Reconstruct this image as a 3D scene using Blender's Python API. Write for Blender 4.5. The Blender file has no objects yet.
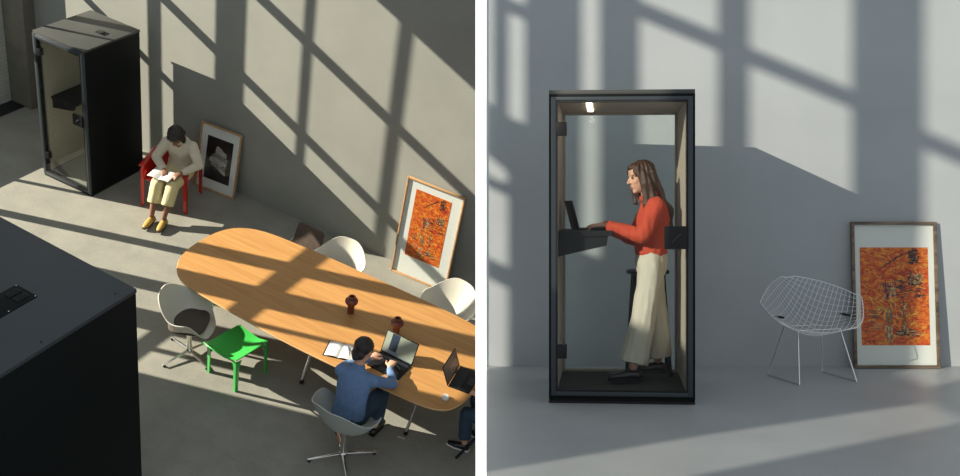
import bpy, bmesh, math, random
from mathutils import Vector, Matrix, noise
random.seed(7)
PI = math.pi
SC = bpy.context.scene
COL = SC.collection
V = Vector
I4 = Matrix.Identity(4)

# ------------------------------------------------------------------ camera
F = 994.951                                    # focal length in pixels of the 960 px wide frame
CAM = V((0, -10.0391, 8.2894))
R = V((0.894549, 0.405363, 0.188316)); U = V((-0.366166, 0.422997, 0.828853)); W = V((-0.256329, 0.810404, -0.526821))
cd = bpy.data.cameras.new('camera'); cam = bpy.data.objects.new('camera', cd); COL.objects.link(cam)
cd.sensor_width = 36; cd.lens = F * 36 / 960
cd.shift_x = -60 / 960; cd.shift_y = -32 / 960
cd.clip_end = 300
cam.matrix_world = Matrix(((R.x, U.x, -W.x, CAM.x), (R.y, U.y, -W.y, CAM.y), (R.z, U.z, -W.z, CAM.z), (0, 0, 0, 1)))
SC.camera = cam
# The two pictures are two rooms.  The hall seen from above keeps the world's upright;
# the studio seen at eye level is a second set with its own frame (x right, y away, z up).
o_ = CAM + W * 8.6 - U * 1.385
STUDIO = Matrix(((R.x, W.x, U.x, o_.x), (R.y, W.y, U.y, o_.y), (R.z, W.z, U.z, o_.z), (0, 0, 0, 1)))
HALL = I4

# ------------------------------------------------------------------ materials
def nt_mat(name):
    m = bpy.data.materials.new(name); m.use_nodes = True
    nt = m.node_tree; b = nt.nodes['Principled BSDF']
    return m, nt, b
def mat(name, col, rough=.5, metal=0, var=0, scale=8, bump=0, bscale=60, stretch=(1, 1, 1), spec=None, coat=0, sheen=0):
    m, nt, b = nt_mat(name)
    b.inputs['Base Color'].default_value = (*col, 1); b.inputs['Roughness'].default_value = rough
    b.inputs['Metallic'].default_value = metal
    if spec is not None: b.inputs['Specular IOR Level'].default_value = spec
    if coat: b.inputs['Coat Weight'].default_value = coat; b.inputs['Coat Roughness'].default_value = .08
    if sheen: b.inputs['Sheen Weight'].default_value = sheen
    if var or bump:
        tc = nt.nodes.new('ShaderNodeTexCoord'); mp = nt.nodes.new('ShaderNodeMapping'); mp.inputs['Scale'].default_value = stretch
        nt.links.new(tc.outputs['Object'], mp.inputs['Vector'])
    if var:
        n = nt.nodes.new('ShaderNodeTexNoise'); n.inputs['Scale'].default_value = scale; n.inputs['Detail'].default_value = 6
        n.inputs['Roughness'].default_value = .65
        nt.links.new(mp.outputs[0], n.inputs['Vector'])
        r = nt.nodes.new('ShaderNodeValToRGB')
        r.color_ramp.elements[0].position = .3; r.color_ramp.elements[1].position = .7
        r.color_ramp.elements[0].color = (*[max(0, c * (1 - var)) for c in col], 1)
        r.color_ramp.elements[1].color = (*[min(1, c * (1 + var)) for c in col], 1)
        nt.links.new(n.outputs['Fac'], r.inputs[0]); nt.links.new(r.outputs[0], b.inputs['Base Color'])
    if bump:
        n2 = nt.nodes.new('ShaderNodeTexNoise'); n2.inputs['Scale'].default_value = bscale; n2.inputs['Detail'].default_value = 4
        nt.links.new(mp.outputs[0], n2.inputs['Vector'])
        bp = nt.nodes.new('ShaderNodeBump'); bp.inputs['Strength'].default_value = bump; bp.inputs['Distance'].default_value = .01
        nt.links.new(n2.outputs['Fac'], bp.inputs['Height']); nt.links.new(bp.outputs[0], b.inputs['Normal'])
    return m
def wood_mat(name, c0, c1, rough=.35):
    m, nt, b = nt_mat(name)
    tc = nt.nodes.new('ShaderNodeTexCoord'); mp = nt.nodes.new('ShaderNodeMapping'); mp.inputs['Scale'].default_value = (.6, 9, 9)
    nt.links.new(tc.outputs['Object'], mp.inputs['Vector'])
    n = nt.nodes.new('ShaderNodeTexNoise'); n.inputs['Scale'].default_value = 2.2; n.inputs['Detail'].default_value = 8; n.inputs['Distortion'].default_value = .6
    nt.links.new(mp.outputs[0], n.inputs['Vector'])
    r = nt.nodes.new('ShaderNodeValToRGB'); r.color_ramp.elements[0].position = .32; r.color_ramp.elements[1].position = .68
    r.color_ramp.elements[0].color = (*c0, 1); r.color_ramp.elements[1].color = (*c1, 1)
    nt.links.new(n.outputs['Fac'], r.inputs[0]); nt.links.new(r.outputs[0], b.inputs['Base Color'])
    b.inputs['Roughness'].default_value = rough
    return m
def concrete(name, col, rough=.8, var=.09, scale=1.6, bump=.15, fine=90, spec=.3):
    m, nt, b = nt_mat(name)
    tc = nt.nodes.new('ShaderNodeTexCoord')
    def nz(s, d): 
        n = nt.nodes.new('ShaderNodeTexNoise'); n.inputs['Scale'].default_value = s; n.inputs['Detail'].default_value = d
        n.inputs['Roughness'].default_value = .6; nt.links.new(tc.outputs['Object'], n.inputs['Vector']); return n
    a = nz(scale, 8); c = nz(fine, 3)
    mx = nt.nodes.new('ShaderNodeMath'); mx.operation = 'MULTIPLY_ADD'; mx.inputs[1].default_value = .35
    nt.links.new(c.outputs['Fac'], mx.inputs[0])
    ml = nt.nodes.new('ShaderNodeMath'); ml.operation = 'MULTIPLY'; ml.inputs[1].default_value = .65
    nt.links.new(a.outputs['Fac'], ml.inputs[0]); nt.links.new(ml.outputs[0], mx.inputs[2])
    r = nt.nodes.new('ShaderNodeValToRGB'); r.color_ramp.elements[0].position = .3; r.color_ramp.elements[1].position = .7
    r.color_ramp.elements[0].color = (*[k * (1 - var) for k in col], 1); r.color_ramp.elements[1].color = (*[k * (1 + var) for k in col], 1)
    nt.links.new(mx.outputs[0], r.inputs[0]); nt.links.new(r.outputs[0], b.inputs['Base Color'])
    b.inputs['Roughness'].default_value = rough; b.inputs['Specular IOR Level'].default_value = spec
    bp = nt.nodes.new('ShaderNodeBump'); bp.inputs['Strength'].default_value = bump; bp.inputs['Distance'].default_value = .01
    nt.links.new(mx.outputs[0], bp.inputs['Height']); nt.links.new(bp.outputs[0], b.inputs['Normal'])
    return m
def glass_mat(name, tint=(.95, .965, .96), base=.06):
    m = bpy.data.materials.new(name); m.use_nodes = True; nt = m.node_tree; nt.nodes.clear()
    o = nt.nodes.new('ShaderNodeOutputMaterial'); t = nt.nodes.new('ShaderNodeBsdfTransparent'); t.inputs[0].default_value = (*tint, 1)
    g = nt.nodes.new('ShaderNodeBsdfGlossy'); g.inputs['Roughness'].default_value = .02
    lw = nt.nodes.new('ShaderNodeLayerWeight'); pw = nt.nodes.new('ShaderNodeMath'); pw.operation = 'POWER'; pw.inputs[1].default_value = 4
    nt.links.new(lw.outputs['Facing'], pw.inputs[0])
    f = nt.nodes.new('ShaderNodeMath'); f.operation = 'MULTIPLY_ADD'; f.inputs[1].default_value = .5; f.inputs[2].default_value = .010
    nt.links.new(pw.outputs[0], f.inputs[0])
    x = nt.nodes.new('ShaderNodeMixShader')
    nt.links.new(f.outputs[0], x.inputs[0]); nt.links.new(t.outputs[0], x.inputs[1]); nt.links.new(g.outputs[0], x.inputs[2])
    nt.links.new(x.outputs[0], o.inputs[0]); return m
def emit_mat(name, col, s):
    m, nt, b = nt_mat(name); b.inputs['Base Color'].default_value = (*col, 1)
    b.inputs['Emission Color'].default_value = (*col, 1); b.inputs['Emission Strength'].default_value = s; return m

M = {}
M['wall_hall'] = concrete('hall plaster', (.262, .268, .238), scale=1.2, var=.12)
M['floor_hall'] = concrete('hall concrete floor', (.245, .24, .205), rough=.55, scale=2.6, var=.2, fine=38)
M['pillar'] = concrete('rough concrete', (.16, .15, .115), scale=5, var=.2)
M['wall_st'] = concrete('studio plaster', (.39, .418, .425), scale=1.0, var=.1)
M['floor_st'] = concrete('studio floor', (.33, .35, .355), rough=.42, scale=1.8, var=.1, fine=60, spec=.45)
M['wood'] = wood_mat('oak veneer', (.41, .20, .062), (.51, .27, .092))
M['wood_edge'] = wood_mat('oak edge', (.62, .36, .15), (.70, .44, .2))
M['frame_wood'] = wood_mat('oak frame', (.36, .2, .09), (.5, .3, .14), .5)
M['frame_dark'] = wood_mat('dark frame', (.05, .033, .02), (.22, .16, .11), .5)
M['blackpaint'] = mat('black painted panel', (.006, .008, .008), .5, spec=.12)
M['toppaint'] = mat('charcoal painted top', (.05, .052, .048), .5, var=.08, scale=3)
M['toppaint2'] = mat('blue black painted top', (.034, .042, .048), .45, var=.08, scale=3)
M['gasket'] = mat('black rubber', (.006, .006, .006), .7)
M['steelframe'] = mat('grey blue door frame', (.045, .056, .064), .38, metal=.2, spec=.4)
M['felt'] = mat('beige felt', (.40, .35, .285), .95, var=.1, scale=40, bump=.3, bscale=200)
M['feltgrey'] = mat('grey felt', (.36, .335, .27), .95, var=.12, scale=40, bump=.3, bscale=200)
M['carpet'] = mat('dark carpet', (.05, .052, .05), 1, var=.35, scale=120, bump=.5, bscale=300)
M['deck'] = mat('grey carpet', (.2, .2, .17), 1, var=.2, scale=60, stretch=(1, 6, 1))
M['glass'] = glass_mat('booth glass')
M['chrome'] = mat('polished aluminium', (.75, .74, .70), .22, metal=1)
M['wirem'] = mat('white chromed wire', (.72, .75, .76), .3, metal=.7)
M['shellw'] = mat('off white plastic shell', (.60, .58, .49), .38)
M['shellg'] = mat('pale grey plastic shell', (.40, .42, .38), .4)
M['green'] = mat('green plastic', (.045, .42, .07), .25, coat=.3)
M['red'] = mat('red lacquered plastic', (.5, .022, .015), .22, coat=.4)
M['brownpad'] = mat('brown leather', (.055, .036, .026), .45, var=.3, scale=20)
M['greypad'] = mat('dark brown cushion', (.07, .055, .042), .8, var=.15, scale=30)
M['blackplastic'] = mat('black plastic', (.008, .008, .009), .45, spec=.3)
M['vase'] = mat('oxblood ceramic', (.16, .035, .022), .28, var=.25, scale=18)
M['paper'] = mat('white paper', (.75, .74, .70), .8)
M['magpage'] = mat('grey magazine page', (.5, .5, .49), .7, var=.12, scale=30)
M['matboard'] = mat('white mount board', (.78, .79, .76), .85)
M['screen'] = mat('laptop display', (.30, .34, .27), .25)
M['screenblue'] = mat('display dark blue area', (.03, .045, .07), .2)
M['screenlight'] = mat('display pale strip', (.2, .26, .3), .25)
M['keys'] = mat('keyboard', (.018, .021, .026), .5)
M['skin'] = mat('fair skin', (.60, .33, .22), .5, var=.05, scale=20)
M['skin2'] = mat('brown skin', (.22, .105, .06), .5, var=.05, scale=20)
M['lip'] = mat('lips', (.45, .13, .10), .5)
M['eye'] = mat('dark eyes', (.03, .02, .015), .2)
M['hairbrown'] = mat('brown hair', (.062, .028, .016), .42, var=.5, scale=30, stretch=(4, 4, .5), bump=.5, bscale=80)
M['hairblack'] = mat('black hair', (.018, .013, .01), .45, var=.4, scale=30, stretch=(4, 4, .5), bump=.4, bscale=80)
M['orange'] = mat('orange red knit', (.46, .055, .021), .85, var=.1, scale=20, bump=.3, bscale=160)
M['cream'] = mat('cream denim', (.50, .47, .385), .85, var=.06, scale=14, bump=.25, bscale=120)
M['jacket'] = mat('cream jacket', (.62, .56, .43), .9, var=.08, scale=14, bump=.3, bscale=100)
M['yellowtr'] = mat('pale yellow trousers', (.66, .57, .30), .85, var=.06, scale=14)
M['blueknit'] = mat('blue knit', (.13, .215, .38), .95, var=.1, scale=24, bump=.35, bscale=160)
M['jeans'] = mat('dark jeans', (.022, .045, .07), .9, var=.25, scale=30)
M['navyknit'] = mat('dark knit', (.03, .04, .05), .9)
M['shoey'] = mat('yellow shoe leather', (.42, .27, .06), .45)
M['shoeb'] = mat('black shoe leather', (.012, .012, .012), .25)
M['white'] = mat('white rubber', (.7, .7, .68), .5)
M['brick'] = None
M['divider'] = emit_mat('white divider with added glow', (1, 1, 1), 1.05)  # glow put in to keep the divider white, not a lamp
M['led'] = emit_mat('warm light strip', (1, .86, .66), 6)
M['grille'] = mat('black grille', (.008, .009, .01), .5)

def brick_mat():
    m, nt, b = nt_mat('white painted brick')
    tc = nt.nodes.new('ShaderNodeTexCoord'); mp = nt.nodes.new('ShaderNodeMapping'); mp.inputs['Rotation'].default_value = (0, PI / 2, 0)
    nt.links.new(tc.outputs['Object'], mp.inputs[0])
    sx = nt.nodes.new('ShaderNodeSeparateXYZ'); cx = nt.nodes.new('ShaderNodeCombineXYZ')
    nt.links.new(tc.outputs['Object'], sx.inputs[0]); nt.links.new(sx.outputs[1], cx.inputs[0]); nt.links.new(sx.outputs[2], cx.inputs[1])
    k = nt.nodes.new('ShaderNodeTexBrick'); k.inputs['Scale'].default_value = 4
    k.inputs['Color1'].default_value = (.5, .52, .47, 1); k.inputs['Color2'].default_value = (.46, .48, .43, 1); k.inputs['Mortar'].default_value = (.36, .38, .34, 1)
    nt.links.new(cx.outputs[0], k.inputs['Vector']); nt.links.new(k.outputs['Color'], b.inputs['Base Color'])
    b.inputs['Roughness'].default_value = .7
    return m
M['brick'] = brick_mat()

# ------------------------------------------------------------------ mesh helpers
def box(bm, x0, x1, y0, y1, z0, z1, bev=0, mi=0):
    r = bmesh.ops.create_cube(bm, size=1)
    vs = r['verts']
    for v in vs: v.co = V(((x0 + x1) / 2 + v.co.x * (x1 - x0), (y0 + y1) / 2 + v.co.y * (y1 - y0), (z0 + z1) / 2 + v.co.z * (z1 - z0)))
    fs = list({f for v in vs for f in v.link_faces})
    for f in fs: f.material_index = mi
    if bev:
        es = list({e for v in vs for e in v.link_edges})
        bmesh.ops.bevel(bm, geom=es, offset=bev, segments=2, affect='EDGES', profile=.6)
    return vs
def quad_box(bm, p, n, t, mi=0):
    """four points extruded by t along n"""
    a = [bm.verts.new(V(q)) for q in p]; b = [bm.verts.new(V(q) + V(n) * t) for q in p]
    fs = [bm.faces.new(a[::-1]), bm.faces.new(b)]
    k = len(p)
    for i in range(k): fs.append(bm.faces.new((a[i], a[(i + 1) % k], b[(i + 1) % k], b[i])))
    for f in fs: f.material_index = mi
def frame_axes(d, side=None):
    d = V(d).normalized()
    s = V(side) if side is not None else (V((0, 0, 1)) if abs(d.z) < .9 else V((1, 0, 0)))
    s = (s - d * s.dot(d))
    if s.length < 1e-4: s = d.orthogonal()
    s.normalize(); return s, d.cross(s)
def sweep(bm, pts, rad, side=None, n=12, caps=True, dome=True, closed=False):
    """rings of radii (a along side, b across) through pts"""
    pts = [V(p) for p in pts]; rad = [(r, r) if not isinstance(r, (tuple, list)) else r for r in rad]
    if dome and not closed:
        P = []; Q = []
        d0 = (pts[0] - pts[1]).normalized(); d1 = (pts[-1] - pts[-2]).normalized()
        for k in (math.radians(75), math.radians(45), math.radians(20)):
            P.append((pts[0] + d0 * min(rad[0]) * math.sin(k), (rad[0][0] * math.cos(k), rad[0][1] * math.cos(k))))
        for p, r in zip(pts, rad): Q.append((p, r))
        T = []
        for k in (math.radians(20), math.radians(45), math.radians(75)):
            T.append((pts[-1] + d1 * min(rad[-1]) * math.sin(k), (rad[-1][0] * math.cos(k), rad[-1][1] * math.cos(k))))
        A = P + Q + T; pts = [a[0] for a in A]; rad = [a[1] for a in A]
    rings = []; N = len(pts); ps = None
    for i in range(N):
        if closed: d = pts[(i + 1) % N] - pts[i - 1]
        else: d = pts[min(i + 1, N - 1)] - pts[max(i - 1, 0)]
        if d.length < 1e-7: d = V((0, 0, 1))
        s, t = frame_axes(d, side if side is not None else ps)
        if side is None: ps = s
        rings.append([bm.verts.new(pts[i] + s * rad[i][0] * math.cos(2 * PI * k / n) + t * rad[i][1] * math.sin(2 * PI * k / n)) for k in range(n)])
    for i in range(N - 1 + (1 if closed else 0)):
        a, b = rings[i], rings[(i + 1) % N]
        for k in range(n): bm.faces.new((a[k], a[(k + 1) % n], b[(k + 1) % n], b[k]))
    if caps and not closed:
        bm.faces.new(rings[0][::-1]); bm.faces.new(rings[-1])
def tube(bm, pts, r, n=8, closed=False): sweep(bm, pts, [r] * len(pts), n=n, dome=False, closed=closed)
def ell(bm, c, r, ax=None, seg=14):
    res = bmesh.ops.create_uvsphere(bm, u_segments=seg, v_segments=seg - 4, radius=1)
    X, Y, Z = ax if ax else (V((1, 0, 0)), V((0, 1, 0)), V((0, 0, 1)))
    for v in res['verts']: v.co = V(c) + X * v.co.x * r[0] + Y * v.co.y * r[1] + Z * v.co.z * r[2]
def lathe(bm, prof, n=28, c=(0, 0, 0)):
    rings = [[bm.verts.new((c[0] + r * math.cos(2 * PI * k / n), c[1] + r * math.sin(2 * PI * k / n), c[2] + z)) for k in range(n)] for r, z in prof]
    for a, b in zip(rings, rings[1:]):
        for k in range(n): bm.faces.new((a[k], a[(k + 1) % n], b[(k + 1) % n], b[k]))
    bm.faces.new(rings[0][::-1]); bm.faces.new(rings[-1])
def spline(pts, m=6):
    pts = [V(p) for p in pts]; out = []
    P = [pts[0] * 2 - pts[1]] + pts + [pts[-1] * 2 - pts[-2]]
    for i in range(1, len(P) - 2):
        for k in range(m):
            t = k / m; a, b, c, d = P[i - 1], P[i], P[i + 1], P[i + 2]
            out.append(.5 * ((2 * b) + (c - a) * t + (2 * a - 5 * b + 4 * c - d) * t * t + (3 * b - a - 3 * c + d) * t ** 3))
    out.append(pts[-1]); return out
def obj(name, bm, m, parent=None, smooth=True, base=None, angle=35):
    me = bpy.data.meshes.new(name)
    bmesh.ops.recalc_face_normals(bm, faces=bm.faces[:])
    bm.to_mesh(me); bm.free()
    for k in (m if isinstance(m, (list, tuple)) else [m]): me.materials.append(k)
    o = bpy.data.objects.new(name, me); COL.objects.link(o)
    if smooth:
        me.shade_smooth()
        me.set_sharp_from_angle(angle=math.radians(angle))
    if parent: o.parent = parent
    elif base is not None: o.matrix_world = base
    return o
def B(): return bmesh.new()
def T(x, y, z=0, rz=0): return Matrix.Translation((x, y, z)) @ Matrix.Rotation(rz, 4, 'Z')
def thing(name, label, cat, base, group=None):
    o = bpy.data.objects.new(name, None); COL.objects.link(o); o.empty_display_size = .1
    o.matrix_world = base; tag(o, label, cat, group); return o
def tag(o, label=None, cat=None, group=None, kind=None):
    if label: o['label'] = label
    if cat: o['category'] = cat
    if group: o['group'] = group
    if kind: o['kind'] = kind
    return o
def struct(name, bm, m, base=I4, smooth=False):
    o = obj(name, bm, m, smooth=smooth, base=base); o['kind'] = 'structure'; return o
def dup(root, base, label=None):
    r = root.copy(); COL.objects.link(r); r.matrix_world = base
    if label: r['label'] = label
    for ch in list(root.children):
        c = ch.copy(); COL.objects.link(c); c.parent = r
        for g in list(ch.children):
            d = g.copy(); COL.objects.link(d); d.parent = c
    return r
def blob(name, bm, m, parent, voxel=.01, smooth=4, fold=None, fac=.5):
    """closed overlapping shapes melted into one continuous surface"""
    bmesh.ops.recalc_face_normals(bm, faces=bm.faces[:])
    me = bpy.data.meshes.new('t'); bm.to_mesh(me); bm.free()
    t = bpy.data.objects.new('t', me); COL.objects.link(t)
    md = t.modifiers.new('r', 'REMESH'); md.mode = 'VOXEL'; md.voxel_size = voxel; md.adaptivity = 0
    if smooth:
        sm = t.modifiers.new('s', 'SMOOTH'); sm.factor = fac; sm.iterations = smooth
    dg = bpy.context.evaluated_depsgraph_get(); dg.update()
    me2 = bpy.data.meshes.new_from_object(t.evaluated_get(dg))
    bpy.data.objects.remove(t); bpy.data.meshes.remove(me)
    me2.name = name; me2.materials.clear(); me2.materials.append(m)
    if fold:
        ns = [v.normal.copy() for v in me2.vertices]
        for v, nn in zip(me2.vertices, ns): v.co = v.co + nn * fold(v.co)
    me2.shade_smooth()
    o = bpy.data.objects.new(name, me2); COL.objects.link(o); o.parent = parent
    return o

# ------------------------------------------------------------------ people
def hand(bm, wrist, d, down, thumb, L=.175, curl=.5, spread=.12):
    """palm, four fingers of unequal length and a side thumb; down is the palm side"""
    d = V(d).normalized(); dn = V(down); dn = (dn - d * dn.dot(d)).normalized(); th = V(thumb); th = (th - d * th.dot(d) - dn * th.dot(dn)).normalized()
    w = V(wrist); k = L / .175
    sweep(bm, [w, w + d * .03 * k, w + d * .065 * k, w + d * .088 * k], [(.024 * k, .017 * k), (.032 * k, .016 * k), (.039 * k, .014 * k), (.037 * k, .011 * k)], side=th)
    for i, (off, ln) in enumerate(((.029, .068), (.010, .077), (-.010, .072), (-.028, .056))):
        p = w + d * .084 * k + th * off * k; dd = (d + th * spread * (1.5 - i) * .6).normalized()
        pts = [p]; a = .12
        for sgl in (.45, .31, .24):
            a += curl * .55
            dv = dd * math.cos(a) + dn * math.sin(a); p = p + dv * ln * sgl * k * 1.02; pts.append(p)
        sweep(bm, pts, [.0088 * k, .0083 * k, .0076 * k, .0066 * k], n=8)
    p = w + d * .028 * k + th * .026 * k
    sweep(bm, [p, p + (d * .6 + th * .75).normalized() * .034 * k + dn * .006, p + (d * .6 + th * .75).normalized() * .034 * k + (d * .93 + th * .25 + dn * .25).normalized() * .028 * k,
               p + (d * .6 + th * .75).normalized() * .034 * k + (d * .93 + th * .22 + dn * .3).normalized() * .052 * k], [.013 * k, .0105 * k, .0093 * k, .0075 * k], n=8)
def head(bm, c, f, u, k=1.0):
    f = V(f).normalized(); u = V(u); u = (u - f * u.dot(f)).normalized(); s = f.cross(u); c = V(c); A = (s, f, u)
    P = lambda a, b_, z: c + (s * a + f * b_ + u * z) * k
    E = lambda p, r: ell(bm, p, [q * k for q in r], A, 16)
    E(P(0, -.012, .032), (.076, .094, .084)); E(P(0, .028, -.03), (.058, .066, .082)); E(P(0, .068, -.092), (.024, .022, .020))
    E(P(0, .03, .045), (.066, .062, .055))
    sweep(bm, [P(0, .088, .018), P(0, .107, -.012), P(0, .113, -.022)], [.007 * k, .010 * k, .0115 * k], n=8)
    E(P(0, .091, -.056), (.021, .010, .006)); E(P(0, .089, -.067), (.018, .010, .007))
    for q in (-1, 1):
        E(P(q * .03, .082, .030), (.022, .010, .007)); E(P(q * .034, .062, -.022), (.022, .022, .022))
        E(P(q * .077, -.004, -.005), (.009, .018, .030))
        E(P(q * .011, .097, -.024), (.008, .008, .007))
    return A, P
def eyes(c, f, u, parent, k=1.0):
    f = V(f).normalized(); u = V(u); u = (u - f * u.dot(f)).normalized(); s = f.cross(u)
    for q in (-1, 1):
        bm = B(); ell(bm, V(c) + (f * .0835 + s * .031 * q + u * .010) * k, (.0125 * k, .007 * k, .0065 * k), (s, f, u)); obj('eye', bm, M['eye'], parent)
    bm = B()
    ell(bm, V(c) + (f * .0955 - u * .056) * k, (.020 * k, .0075 * k, .005 * k), (s, f, u)); ell(bm, V(c) + (f * .0935 - u * .066) * k, (.016 * k, .0075 * k, .0055 * k), (s, f, u))
    obj('lips', bm, M['lip'], parent)
def fold_fn(a, s, kz=.35, seed=0):
    def f(co): return a * (noise.noise(V((co.x * s + seed, co.y * s, co.z * s * kz))) + .5 * noise.noise(V((co.x * s * 2.3, co.y * s * 2.3 + seed, co.z * s * .8))))
    return f
LOOSE = dict(ua=(.058, .052), fa=(.050, .040))
def dressed(J, base, label, skin, topm, botm, shoem, cat='person', vox=.011, sleeve=1.0, hems=(.075, .07), hairf=None, legw=(.092, .075), foldt=.004, foldb=.004, k=1.0, face=True, neckhem=.07, group=None, shoe_L=.26, bodyw=1.0, collar=False):
    """a continuous body with top, trousers, shoes and hair fitted on it"""
    root = thing('person', label, cat, base, group)
    J = {a: V(b_) if isinstance(b_, tuple) else b_ for a, b_ in J.items()}
    bw = bodyw
    side = (J['shR'] - J['shL']).normalized()
    up = (J['neck'] - J['pelvis']).normalized()
    bm = B()
    head(bm, J['head'], J['face'], J['up'], k)
    sweep(bm, [J['neck'] - up * .03, J['head'] - J['up'].normalized() * .07 * k - J['face'].normalized() * .015], [.056 * bw, .05 * bw])
    sweep(bm, [J['pelvis'], J['waist'], J['chest'], J['neck'] - up * .03], [(.155 * bw, .105), (.125 * bw, .088), (.155 * bw, .105), (.07, .06)], side=side, n=18)
    for q in 'LR':
        sweep(bm, [J['sh' + q], J['el' + q]], [.048 * bw, .038 * bw]); sweep(bm, [J['el' + q], J['wr' + q]], [.038 * bw, .025])
        sweep(bm, [J['chest'] + up * .08, J['sh' + q]], [.06, .05])
        hand(bm, J['wr' + q], J['hd' + q], J['pn' + q], J['th' + q], L=.172 * k)
        sweep(bm, [J['hip' + q], J['kn' + q]], [.078, .052]); sweep(bm, [J['kn' + q], J['kn' + q].lerp(J['an' + q], .3), J['an' + q]], [.05, .052, .033])
        td = (J['to' + q] - J['an' + q]); td.z = 0; td.normalize()
        sweep(bm, [J['an' + q] - V((0, 0, .055)), J['an' + q] + td * .08 - V((0, 0, .070)), J['an' + q] + td * .13 - V((0, 0, .08))], [(.026, .022), (.030, .018), (.027, .013)], side=td.cross(V((0, 0, 1))))
    blob('body', bm, skin, root, voxel=vox * .75, smooth=3)
    if face: eyes(J['head'], J['face'], J['up'], root, k)
    # top
    bm = B()
    sweep(bm, [J['pelvis'] + up * J.get('lift', .02), J['waist'], J['chest'], J['chest'] + up * .09, J['neck'] - up * .015], [(.172 * bw * J['hemw'][0], .125 * J['hemw'][1]), (.155 * bw * J['hemw'][0], .118 * J['hemw'][1]), (.172 * bw, .125), (.14 * bw, .105), (.068, .066)], side=side, n=20)
    for q in 'LR':
        sweep(bm, [J['chest'] + up * .08, J['sh' + q]], [.072, .066])
        sweep(bm, [J['sh' + q], J['sh' + q].lerp(J['el' + q], .5), J['el' + q]], [.066 * sleeve, .062 * sleeve, .056 * sleeve])
        e = J['wr' + q] - (J['wr' + q] - J['el' + q]).normalized() * .01
        sweep(bm, [J['el' + q], J['el' + q].lerp(J['wr' + q], .5), e - (J['wr' + q] - J['el' + q]).normalized() * .03, e], [.054 * sleeve, .049 * sleeve, .042 * sleeve, .033 * sleeve], dome=False)
    t = blob('top', bm, topm, root, voxel=vox, smooth=4, fold=fold_fn(foldt, 16, .7))
    if collar:
        bm = B(); nk = J['neck'] + up * .012; fw = V((J['face'].x, J['face'].y, 0)).normalized(); sdv = fw.cross(V((0, 0, 1)))
        sweep(bm, [nk + sdv * .072 * math.cos(a_) + fw * (.066 * math.sin(a_) + .01) - V((0, 0, .028 * math.sin(a_))) for a_ in [2 * PI * k_ / 24 for k_ in range(24)]], [(.022, .010)] * 24, side=V((0, 0, 1)), closed=True, dome=False)
        obj('collar', bm, topm, root)
    # trousers
    bm = B()
    sweep(bm, [J['waist'] - up * .02, J['pelvis'], J['pelvis'] - up * .05], [(.135 * bw, .1), (.17 * bw, .122), (.155 * bw, .115)], side=side, n=18)
    for q in 'LR':
        sweep(bm, [J['hip' + q], J['hip' + q].lerp(J['kn' + q], .5), J['kn' + q]], [.1, .09, legw[1]])
        hm = J['kn' + q].lerp(J['an' + q], J['hemf'])
        sweep(bm, [J['kn' + q], J['kn' + q].lerp(hm, .5), hm], [legw[1], (hems[0] + legw[1]) / 2, hems], dome=False)
    blob('trousers', bm, botm, root, voxel=vox, smooth=3, fold=fold_fn(foldb, 12, .3, 5))
    for q in 'LR':
        td = (J['to' + q] - J['an' + q]); td.z = 0; td.normalize(); sd = td.cross(V((0, 0, 1)))
        a = J['an' + q].copy(); a.z -= .075
        bm = B()
        sweep(bm, [a - td * .035 + V((0, 0, .012)), a + td * .03 + V((0, 0, .014)), a + td * .1 + V((0, 0, .006)), a + td * (shoe_L - .09)], [(.036, .04), (.04, .042), (.046, .034), (.032, .022)], side=sd)
        s = blob('shoe', bm, shoem, root, voxel=.008, smooth=3)
        bm = B(); z = -.024
        pts = [a - td * .07, a + td * .03, a + td * .11, a + td * (shoe_L - .065)]
        wd = [.03, .038, .045, .024]
        lo = [p - sd * w_ for p, w_ in zip(pts, wd)] + [p + sd * w_ for p, w_ in list(zip(pts, wd))[::-1]]
        quad_box(bm, [p + V((0, 0, z - .006)) for p in lo], (0, 0, 1), .022)
        bmesh.ops.bevel(bm, geom=bm.edges[:], offset=.005, segments=2, affect='EDGES')
        obj('sole', bm, J['sole']['m'] if 'sole' in J else M['blackplastic'], s)
    J['k'] = k
    if hairf: hairf(root, J)
    return root

# ------------------------------------------------------------------ the hall (seen from above)
def pierced(bm, outer, holes, to3, t):
    """a wall with openings; outer and holes are 2-D loops, to3 lifts (a, b, depth) to 3-D"""
    from mathutils.geometry import tessellate_polygon
    loops = [[V((a, b, 0)) for a, b in l] for l in [outer] + holes]
    flat = [p for l in loops for p in l]
    f0 = [bm.verts.new(to3(p.x, p.y, 0)) for p in flat]; f1 = [bm.verts.new(to3(p.x, p.y, t)) for p in flat]
    for tri in tessellate_polygon(loops):
        bm.faces.new([f0[i] for i in tri]); bm.faces.new([f1[i] for i in tri][::-1])
    k = 0
    for l in loops:
        n = len(l)
        for i in range(n): bm.faces.new((f0[k + i], f0[k + (i + 1) % n], f1[k + (i + 1) % n], f1[k + i]))
        k += n
def rects(ys, zs): return [[(a, c), (b, c), (b, d), (a, d)] for a, b in ys for c, d in zs]

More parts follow.
